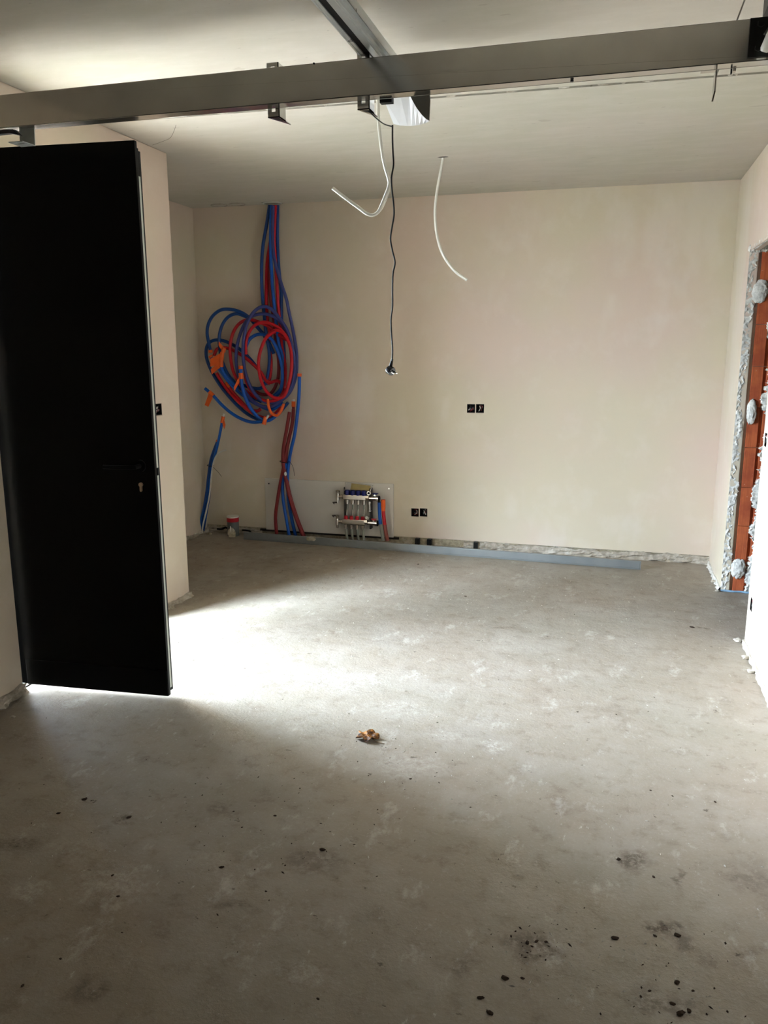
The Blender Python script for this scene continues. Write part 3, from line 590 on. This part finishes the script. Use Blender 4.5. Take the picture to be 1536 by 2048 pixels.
hose('red_hose', C([(945, 1450), (960, 1560), (1000, 1650), (1070, 1680), (1130, 1620), (1170, 1520)]), [.15, .15, .15, .15, .14, .12], ORANGE, 'orange red loop tied at the bottom of the coil', r=.011)
# to the floor, right of the coil
rg = 'hoses rising from the floor below the coil'
hose('blue_hose', [(599, 750), (598, 790), (594, 835), (589, 870), (582, 900), (577, 930), (575, 960), (577, 1000), (584, 1040), (592, 1075)], [.12, .12, .11, .10, .09, .08, .07, .06, .06, .06], BLUE, 'tall blue hose with an orange capped top right of the coil', grp=rg, tapes=((0.0, .022, None),), r=.013)
hose('red_hose', [(587, 818), (584, 850), (577, 880), (571, 910), (567, 935), (561, 965), (555, 1000), (551, 1035), (554, 1075)], [.09]*9, MAROON, 'dull red hose curving left down to the floor', grp=rg, r=.0135)
hose('red_hose', [(579, 824), (573, 860), (567, 895), (566, 925), (571, 955), (578, 990), (590, 1030), (608, 1078)], [.105]*8, MAROON, 'dull red hose curving right down to the floor', grp=rg, r=.0135)
hose('red_hose', [(587, 808), (586, 840), (580, 870), (574, 900), (572, 930), (574, 960), (583, 1000), (596, 1040), (611, 1078)], [.075]*9, MAROON, 'dull red hose with a white core and orange tape at its top', grp=rg, tapes=((.02, .04, None),), tip=-1, r=.012)
hose('blue_hose', [(572, 925), (567, 950), (565, 975), (567, 1005), (573, 1040), (579, 1075)], [.085]*6, BLUE, 'blue hose between the two dull red hoses at the floor', grp=rg)
tie = empty('cable_tie', at('y', YB-.11, 567, 925), 'black cable tie round the red hoses', 'cable tie')
m = MB(); c = at('y', YB-.09, 569, 924)
m.tube([c+Vector((math.cos(k*math.pi/8)*.036, math.sin(k*math.pi/8)*.03, -.006*math.cos(k*math.pi/8))) for k in range(17)], .0026, 6, False); m.build('loop', BLACK, tie, smooth=True)
m = MB(); m.tube(spline([at('y', YB-.10, *p) for p in ((577, 922), (583, 928), (587, 938), (589, 952))]), .0016, 6); m.build('tail', BLACK, tie, smooth=True)
m = MB(); c = at('y', YB-.125, 571, 948); m.blob(c, (.011, .008, .017), 2, .2); tag(m.build('white_clip', WCORE, smooth=True), 'small white clip on the crossing red and blue hoses', 'clip')
# left corner bundle
lg = 'hoses in the back left corner'
hose('blue_hose', [(446, 836), (443, 850), (438, 876), (432, 902), (426, 922), (420, 945), (417, 970), (413, 1000), (404, 1040), (399, 1072)], [.13, .13, .12, .11, .10, .09, .09, .09, .09, .10], BLUE, 'blue hose with an orange taped top and white core in the left corner', grp=lg, tapes=((.04, .05, (.02, -.005, -.05)),), tip=-1, r=.0105)
hose('blue_hose', [(435, 882), (428, 900), (421, 922), (417, 950), (413, 985), (407, 1020), (400, 1050), (396, 1070)], [.10]*8, NAVY, 'darker blue hose behind the others in the left corner', grp=lg, tapes=((0.0, .012, None),), r=.0105)
hose('blue_hose', [(429, 900), (424, 930), (421, 960), (419, 990), (414, 1020), (409, 1050), (405, 1074)], [.08]*7, NAVY, 'blue hose at the right of the left corner bundle', grp=lg, r=.009)
hose('white_hose', [(452, 900), (441, 904), (431, 914), (425, 934), (422, 960), (419, 990), (412, 1025), (406, 1050), (403, 1074)], [.14, .135, .125, .12, .115, .11, .11, .11, .11], WHITE, 'thin white tube curling out of the left corner bundle', grp=lg, r=.006)
tie = empty('cable_tie', at('y', YB-.11, 420, 931), 'black cable tie round the blue left corner bundle', 'cable tie')
m = MB(); c = at('y', YB-.105, 421, 931)
m.tube([c+Vector((math.cos(k*math.pi/8)*.024, math.sin(k*math.pi/8)*.03, -.004*math.cos(k*math.pi/8))) for k in range(17)], .0026, 6, False); m.build('loop', BLACK, tie, smooth=True)
m = MB(); m.tube(spline([at('y', YB-.12, *p) for p in ((424, 932), (430, 938), (437, 945), (443, 953))]), .0016, 6); m.build('tail', BLACK, tie, smooth=True)

# ------------------------------------------------------------------ drain stub, floor cables
a = at('z', 0, 475, 1071); st = empty('drain_stub', (a.x, 5.63, 0), 'grey drain pipe stub with a red top band in the left corner', 'pipe')
cx, cy, cr = -2.83, 5.62, .046
m = MB(); m.cyl((cx, cy, 0), (cx, cy, .115), cr, n=28); m.build('pipe', GREYP, st, smooth=True)
m = MB(); m.cyl((cx, cy, .115), (cx, cy, .148), cr*1.05, n=28); tag(m.build('red_band', REDC, st, smooth=True), 'red band')
m = MB(); m.cyl((cx, cy, .148), (cx, cy, .158), cr*1.02, n=28); m.build('rim', WHITE, st, smooth=True)
m = MB(); m.blob((cx+.008, cy-cr, .02), (.035, .012, .05), 2, .3, 3); m.build('mortar_smear', FOAM, st, smooth=True)
m = MB(); m.tube([(cx+.002, cy-cr-.004, .085), (cx+.006, cy-cr-.004, .04)], [.003, .006], 8); m.build('paint_drip', WCORE, st, smooth=True)
m = MB()
m.tube(spline([(-2.99, 5.66, .035), (-2.95, 5.655, .036), (-2.92, 5.66, .05), (-2.90, 5.66, .045), (-2.885, 5.67, .035)]), .008, 8)
tag(m.build('black_cable', BLACK, smooth=True), 'stiff black cable end left of the drain stub', 'cable')
m = MB(); m.tube(spline([(-2.775, 5.67, .036), (-2.74, 5.67, .036), (-2.71, 5.67, .03), (-2.695, 5.67, .008), (-2.66, 5.68, .006)]), .007, 8)
tag(m.build('black_cable', BLACK, smooth=True), 'black cable dipping to the floor right of the drain stub', 'cable')
m = MB(); m.blob((-3.03, 5.60, .006), (.02, .015, .012), 3, .4, 2); tag(m.build('mortar_lump', FOAM, smooth=True), 'small pale mortar lump beside the corner hoses', 'rubble')

# ------------------------------------------------------------------ board and manifold
m = MB(); m.box((-2.585, YB-.012, .045), (-1.54, YB-.0005, .457)); g_ = MB(); g_.box((-2.64, YB-.006, .030), (-1.50, YB+.008, .046)); struct(g_.build('trim_14', plain('gap_shade', (44, 38, 32), .95)), 'dark strip painted as the shade in the gap below the mounting board')  # solid dark strip paints the shade of the slot under the board
bd = tag(m.build('mounting_board', BOARD, bevel=.0015), 'pale mounting board screwed to the back wall behind the manifold', 'board')
for (x, z) in ((-2.55, .415), (-1.575, .42)):
    m = MB(); m.cyl((x, YB-.0135, z), (x, YB-.011, z), .0055, n=10); m.build('screw', DARKM if x < -2 else CHROME, bd)
def Mz(x, y): return (660+x/10.97, 950+y/10.97)
YM = YB-.075
def mp(x, y, yy=None): return at('y', YM if yy is None else yy, *Mz(x, y))
man = empty('heating_manifold', mp(550, 1400), 'nickel plated heating manifold with blue caps above and red caps below', 'manifold')
def bar(nm, l, r, y, hh, mat, parent=man):
    a, b = mp(l, y), mp(r, y+(r-l)*.03); m = MB(); m.box((a.x, YM-.017, b.z-hh), (b.x, YM+.017, b.z+hh)); return m.build(nm, mat, parent, bevel=.006)
bar('upper_bar', 290, 830, 485, .020, CHROME); bar('lower_bar', 270, 790, 1025, .020, CHROME)
XS = [(380, 400, 350), (500, 410, 470), (620, 415, 595), (745, 420, 720)]
zub = mp(500, 490).z; zlb = mp(500, 1035).z
for i, (x, yc, xl) in enumerate(XS):
    p = mp(x, yc)
    m = MB(); m.tube([(p.x, YM, zub+.018), (p.x, YM, zub+.024), (p.x, YM, zub+.052), (p.x, YM, zub+.056)], [.018, .020, .019, .014], 18); tag(m.build('blue_cap', DBLUE, man, smooth=True), 'blue hand cap')
    m = MB(); m.cyl((p.x, YM, zub-.019), (p.x, YM, zub-.042), .0145, n=8); m.cyl((p.x, YM, zub-.042), (p.x, YM, zub-.052), .0115, n=16); m.build('upper_nut', CHROME, man)
    q = mp(xl, 940)
    m = MB(); m.tube([(p.x, YM+.0, zub-.05), (p.x-.003, YM+.006, (zub+zlb)/2), (q.x, YM+.022, zlb+.03), (q.x, YM+.022, .02)], .0075, 12); m.build('return_pipe', PIPEG, man, smooth=True)
    m = MB(); m.cyl((q.x+.012, YM+.0, zub-.05), (q.x+.006, YM+.004, zlb+.052), .004, n=10); m.build('flow_meter', plain('clear_tube', (206, 202, 192), .1), man, smooth=True)
    m = MB(); m.tube([(q.x, YM, zlb+.018), (q.x, YM, zlb+.022), (q.x, YM, zlb+.044), (q.x, YM, zlb+.048)], [.014, .0155, .0145, .010], 18); tag(m.build('red_cap', REDC, man, smooth=True), 'red flow meter cap')
    m = MB(); m.cyl((q.x, YM, zlb-.019), (q.x, YM, zlb-.040), .0145, n=8); m.cyl((q.x, YM, zlb-.040), (q.x, YM, zlb-.052), .0115, n=16); m.build('lower_nut', CHROME, man)
    m = MB(); m.tube([(q.x, YM, zlb-.05), (q.x+.004, YM, zlb-.10), (q.x+.012, YM+.005, .0)], .0095, 12); m.build('supply_pipe', PIPEG, man, smooth=True)
for (l, zc) in ((165, zub), (150, zlb)):                # air vent and drain tap at the left ends
    p = mp(l, 0); x = p.x; e = mp(295, 0).x; sg = 1 if zc > .25 else -1
    m = MB(); m.cyl((x, YM, zc), (e, YM, zc), .010, n=12); m.cyl((e-.022, YM, zc), (e-.008, YM, zc), .017, n=8); m.cyl((x+.012, YM, zc), (x+.026, YM, zc), .015, n=8); m.build('end_fitting', CHROME, man, smooth=False)
    m = MB(); m.tube([(x, YM, zc-.050), (x, YM, zc-.03), (x, YM, zc-.028), (x, YM, zc+.02), (x, YM, zc+.03), (x, YM, zc+.046), (x, YM, zc+.050)], [.009, .009, .013, .013, .011, .017, .012], 14); m.build('air_vent', CHROME, man, smooth=True)
    m = MB(); zk = zc-.045*sg; m.tube([(x, YM, zk), (x-.025, YM-.01, zk), (x-.032, YM-.012, zk-.006)], [.006, .006, .013], 10); m.build('drain_tap', plain('dark_brass', (78, 72, 64), .35, .8), man, smooth=True)
def valve(l, r, y, mat, lab, hx0, hx1, hy):
    a = mp(l, y); b = mp(r, y+8); zc = (a.z+b.z)/2
    m = MB(); m.tube([(a.x, YM, zc), (a.x+.02, YM, zc), (a.x+.021, YM, zc), (b.x-.018, YM, zc), (b.x-.017, YM, zc), (b.x, YM, zc)], [.014, .014, .018, .018, .022, .022], 18); m.build('ball_valve', CHROME, man, smooth=True)
    m = MB(); m.tube([(b.x-.001, YM, zc), (b.x+.006, YM, zc)], [.022, .022], 18); m.build('seal_ring', BLACK, man, smooth=True)
    h0 = mp(hx0, hy); h1 = mp(hx1, hy); xm = (h0.x+h1.x)/2
    m = MB(); m.prism([(h0.x, YM-.012, h0.z+.004), (h1.x, YM-.012, h0.z+.004), (h1.x-.01, YM-.012, h0.z-.006), (xm, YM-.012, h0.z-.014), (h0.x+.012, YM-.012, h0.z-.006)], (0, .024, 0)); hd = m.build('valve_handle', mat, man, bevel=.002); tag(hd, lab)
    m = MB(); m.cyl((xm, YM-.016, h0.z-.012), (xm, YM-.010, h0.z-.012), .007, n=12); m.cyl((xm, YM, h0.z-.01), (xm, YM, zc), .007, n=10); m.build('valve_stem', CHROME, man, smooth=True)
valve(850, 1070, 510, DBLUE, 'blue valve handle', 920, 1065, 405); valve(820, 1040, 1050, REDC, 'red valve handle', 900, 1035, 965)
for (x, yt, yb) in ((865, 390, 500), (835, 930, 1030)):   # thermometers / unions
    p = mp(x, yt); m = MB(); m.cyl((p.x, YM-.020, p.z), (p.x, YM-.006, p.z), .015, n=20); m.build('gauge_ring', CHROME, man, smooth=True)
    m = MB(); m.cyl((p.x, YM-.0215, p.z), (p.x, YM-.019, p.z), .009, n=16); m.build('gauge_face', WHITE if yt > 500 else BLACK, man)
    q = mp(x-40, yb); m = MB(); m.cyl((q.x-.012, YM, q.z), (q.x+.012, YM, q.z), .024, n=8); m.cyl((q.x, YM, q.z), (p.x, YM-.006, p.z), .007, n=8); m.build('union_nut', CHROME, man)
p = mp(865, 580); q = mp(870, 800)
m = MB(); m.tube([(p.x, YM, p.z), (p.x, YM, p.z-.015), (p.x, YM, p.z-.016), (q.x, YM, q.z+.012), (q.x, YM, q.z+.011), (q.x, YM, q.z)], [.013, .013, .0085, .0085, .013, .013], 14); m.build('bypass_tube', CHROME, man, smooth=True)
for x in (300, 865):
    p = mp(x, 300 if x < 500 else 400); m = MB(); m.box((p.x-.006, YM+.017, zlb-.05), (p.x+.006, YB-.012, zub+.07)); m.build('wall_bracket', plain('dark_bracket', (72, 68, 62), .5, .6), man)
# crumpled bag stuck behind the manifold
bag = empty('instruction_bag', mp(600, 300), 'crumpled clear bag with yellow leaflet tucked behind the manifold', 'bag')
yb_ = YB-.03
m = MB(); m.prism([mp(450, 180, yb_), mp(890, 240, yb_), mp(880, 330, yb_-.012), mp(840, 350, yb_-.012), mp(350, 330, yb_-.012)], (0, .006, 0)); m.build('leaflet', CARD, bag)
m = MB(); P = [mp(320, 350, yb_-.03), mp(350, 200, yb_-.015), mp(385, 160, yb_-.012), mp(900, 225, yb_-.012), mp(915, 245, yb_-.02), mp(880, 370, yb_-.03)]
m.tube(spline(P, 3), .003, 6); m.prism([mp(330, 350, yb_-.02), mp(350, 200, yb_-.02), mp(385, 160, yb_-.02), mp(470, 175, yb_-.02), mp(440, 350, yb_-.02)], (0, .003, 0)); m.build('sleeve', CLEAR, bag)
# hose stubs right of the manifold
def stub(nm, pts, r, mat, lab, extra=None):
    o = empty(nm, at('y', YM, *Mz(*pts[-1])), lab, 'hose', 'pipe stubs beside the manifold')
    P = spline([at('y', YM-.0, *Mz(*p)) for p in pts], 5); m = MB(); m.tube(P, r, 14); m.build('tube', mat, o, smooth=True); return o, P
o, P = stub('blue_hose', [(1080, 600), (1085, 800), (1100, 1000), (1130, 1200), (1170, 1440)], .0130, BLUE, 'short blue hose stub rising beside the manifold')
m = MB(); m.cyl(P[0]-Vector((0, 0, .002)), P[0]+Vector((0, 0, .006)), .0115, n=14); m.build('open_end', BLACK, o)
m = MB(); m.tube(P[int(len(P)*.6):], .0136, 14); m.build('cement_coat', PIPEG, o, smooth=True)
o, P = stub('red_hose', [(1165, 540), (1170, 700), (1175, 850), (1195, 1050), (1225, 1250), (1260, 1440)], .0140, RED, 'short red hose stub with an orange taped top beside the manifold')
m = MB(); m.tube(P[:9], [.0170]*5+[.0165, .016, .015, .0145], 14); m.build('tape', ORANGE, o, smooth=True)
m = MB(); m.tube(P[int(len(P)*.62):], .0146, 14); m.build('cement_coat', plain('dusty_red', (150, 84, 74), .8), o, smooth=True)

# ------------------------------------------------------------------ screeding straight edge on the floor
A0 = at('z', 0, 487, 1079); A1 = at('z', 0, 1280, 1140); zt = .058; dv = (A1-A0).normalized(); nn = Vector((-dv.y, dv.x, 0))*.022
st = empty('straight_edge', A1, 'long aluminium straight edge bar lying along the foot of the back wall', 'tool')
m = MB(); up = Vector((0, 0, zt)); m.prism([A0, A0+nn, A0+nn+up, A0+up], A1-A0); m.build('bar', ALU, st, bevel=.003)
m = MB(); m.prism([p+dv*.0005 for p in (A1-Vector((0, 0, 0)), A1+nn, A1+nn+up, A1+up)], dv*.003); m.build('end_cap', plain('grey_cap', (150, 152, 152), .5), st, bevel=.002)
m = MB(); P = [A0+(A1-A0)*t-nn*.06+Vector((0, 0, .010)) for t in (0, .25, .5, .75, 1)]; m.tube(P, .0022, 6); m.build('edge_lip', ALU, st)
p = at('z', .05, 620, 1078); m = MB(); m.blob((p.x, A0.y-.012, .045), (.045, .016, .016), 3, .4, 3); tag(m.build('mortar_lump', FOAM, smooth=True), 'flat mortar lump stuck on the straight edge near its left end', 'rubble')
# small dark blocks in the gap behind the straight edge
for i, (px, py) in enumerate(((835, 1085), (859, 1087), (952, 1090))):
    p = at('y', YB-.01, px, py); m = MB(); m.box((p.x-.016, YB-.03, .004), (p.x+.016, YB+.008, .052)); m.box((p.x-.006, YB-.032, .014), (p.x+.004, YB-.029, .046))
    tag(m.build('wedge_block', DARKM, bevel=.002), ['dark block in the wall gap, left of the pair below the low sockets', 'dark block in the wall gap, right of the pair below the low sockets', 'dark block in the wall gap, alone towards the middle of the wall'][i], 'block', 'blocks in the wall gap')

# ------------------------------------------------------------------ leaf and rubble on the floor
p = at('z', 0, 735, 1476); lf = empty('dry_leaf', p, 'crumpled brown and yellow autumn leaf on the floor', 'leaf')
m = MB(); n = 40; vs = [(p.x, p.y, .011)]; fs = []
for i in range(n):
    a = 2*math.pi*i/n; lob = .6+.4*abs(math.cos(a*2.5)); rr = .056*lob
    for k, t in enumerate((.5, 1.0)):
        z = .003+.015*t*abs(math.sin(a*2.5+.5))+.007*noise.noise(Vector((math.cos(a)*2, math.sin(a)*2, t*3)))
        vs.append((p.x+math.cos(a)*rr*t*.85, p.y+math.sin(a)*rr*t*.8, max(z, .001)))
for i in range(n):
    j = (i+1) % n; fs += [(0, 1+2*i, 1+2*j), (1+2*i, 2+2*i, 2+2*j, 1+2*j)]
m.add(vs, fs); o = m.build('blade', LEAFM, lf, smooth=True, merge=False); sd = o.modifiers.new('thick', 'SOLIDIFY'); sd.thickness = .0008
m = MB(); m.tube([(p.x+.02, p.y-.012, .006), (p.x+.05, p.y-.028, .003), (p.x+.075, p.y-.03, .002)], .0012, 6); m.build('stalk', plain('stalk', (110, 80, 40), .7), lf, smooth=True)
random.seed(11)
clods = [(1355, 1871, .011), (1230, 1877, .011), (1310, 1872, .006), (1010, 1957, .012), (1045, 1957, .006), (961, 1996, .009), (1354, 1966, .010), (1345, 2008, .008), (1361, 2027, .012), (1378, 2022, .008), (1299, 1982, .005), (1282, 1994, .005), (1386, 1982, .005),
         (1055, 1886, .008), (1073, 1883, .007), (1092, 1884, .006), (1064, 1893, .005), (979, 2026, .010), (169, 1599, .012), (117, 1627, .008), (258, 1635, .010), (550, 1632, .007), (645, 1700, .011), (443, 1735, .009), (484, 1655, .005), (225, 1751, .006),
         (236, 1793, .006), (532, 1783, .005), (1384, 1255, .016), (1430, 1604, .006), (1155, 1424, .006), (821, 1558, .006), (931, 1193, .010), (836, 1129, .012), (1301, 1581, .005), (45, 1972, .006), (121, 1918, .005), (636, 1998, .005), (1307, 1754, .006), (1237, 1719, .009)]
src = []
for k in range(3):
    m = MB(); m.blob((0, 0, 0), (1, 1, .5), k+1, .6, 2); src.append(m.build('dirt_clod', DCLOD, smooth=False))
for i, (px, py, r) in enumerate(clods):
    o = src[i % 3] if i < 3 else src[i % 3].copy()
    if i >= 3: COL.objects.link(o)
    q = at('z', 0, px, py); r *= .74; o.location = (q.x, q.y, r*.2); o.scale = (r*1.2, r*.75, r*.55); o.rotation_euler = (0, 0, random.uniform(0, 6))
    L_, G_ = (('small dark dirt clod in the lower right corner of the floor', 'dark clods in the lower right foreground') if px > 1200 and py > 1700 else
              ('small dark dirt clod at the bottom of the view, right of the middle', 'dark clods in the bottom middle foreground') if px > 900 and py > 1800 else
              ('small dark dirt clod in the shadow in the left half of the foreground', 'dark clods in the left foreground') if px < 700 else
              ('small dark dirt clod alone on the brightly lit middle floor', 'dark clods on the lit floor'))
    if (px, py) == (1384, 1255): L_, G_ = 'widest dark dirt streak on the far floor near the right opening', None
    if (px, py) == (836, 1129): L_, G_ = 'dark dirt speck nearest the straight edge along the back wall', None
    if (px, py) == (931, 1193): L_, G_ = 'dark dirt speck on the far floor, second from the back wall', None
    if (px, py) == (821, 1558): L_, G_ = 'dark dirt speck in front of the dry leaf, to its lower right', None
    if G_ is None and 'group' in o: del o['group']
    tag(o, L_, 'dirt clod', G_)
def crumbs(name, mat, n, seed, lab, rmin, rmax, clusters):
    random.seed(seed); m = MB()
    for i in range(n):
        if random.random() < .6 and clusters:
            cxx, cyy, s = random.choice(clusters); q = at('z', 0, cxx, cyy); x, y = random.gauss(q.x, s), random.gauss(q.y, s)
        else: x, y = random.uniform(XL+.05, XR-.04), random.uniform(1.1, 5.4)
        if not (XL+.05 < x < XR-.03 and y < 5.5): continue
        r = random.uniform(rmin, rmax)*random.random()**1.5+rmin; a = random.uniform(0, 3.14)
        c, s2 = math.cos(a), math.sin(a); l = r*random.uniform(1, 2.2); t = r*.7
        pts = [(x+c*l, y+s2*l, 0), (x-s2*t, y+c*t, 0), (x-c*l, y-s2*l, 0), (x+s2*t, y-c*t, 0)]
        m.add(pts+[(x, y, r*.8)], [(0, 1, 4), (1, 2, 4), (2, 3, 4), (3, 0, 4), (3, 2, 1, 0)])
    tag(m.build(name, mat, merge=False), lab, 'rubble', None, 'stuff')
crumbs('plaster_crumbs', LCLOD, 900, 3, 'tiny pale plaster crumbs scattered over the floor', .0009, .0042, [(700, 1420, .25), (850, 1540, .2), (1200, 1800, .3), (1400, 1640, .2), (150, 1720, .15), (1050, 1900, .2), (1000, 1200, .5), (1470, 1240, .1), (1300, 1950, .15)])
crumbs('dirt_crumbs', DCLOD, 420, 4, 'tiny dark dirt crumbs scattered over the floor', .0009, .0036, [(1065, 1890, .06), (1330, 1990, .12), (800, 1500, .15), (640, 1620, .2), (550, 1720, .2), (900, 1210, .3), (400, 1650, .2)])
# loose rubble under the right wall and in the left foreground corner
for i, (px, py, s) in enumerate(((1478, 1283, .022), (1492, 1318, .020), (1502, 1345, .017), (1430, 1165, .018), (1437, 1183, .013), (1425, 1122, .012))):
    q = at('z', 0, px, py); m = MB(); m.blob((min(q.x, XR-.02), q.y, s*.35), (s, s*.8, s*.5), i+3, .6, 2)
    tag(m.build('mortar_lump', RENDER), ['loose mortar lump at the near corner of the right opening', 'loose mortar lump at the right wall foot, middle of the three before the opening', 'nearest loose mortar lump at the foot of the right wall', 'larger mortar lump at the far wall piece beside the opening', 'mortar lump touching the far edge of the right opening', 'mortar lump in the back right corner of the room'][i], 'rubble', 'mortar lumps by the right wall')
for i, (px, py, s, lab) in enumerate(((24, 1378, .03, 'white mortar flake in the light beside the left doorway corner'), (14, 1390, .035, 'brown mortar lump in front of the left doorway corner'), (26, 1434, .012, 'small pale chip alone on the dark floor at the far left'))):
    q = at('z', 0, px, py); m = MB(); m.blob((q.x, q.y, s*.15), (s, s*.6, s*.3), i+9, .5, 2); tag(m.build('mortar_lump', [WCORE, RENDER, LCLOD][i]), lab, 'rubble')
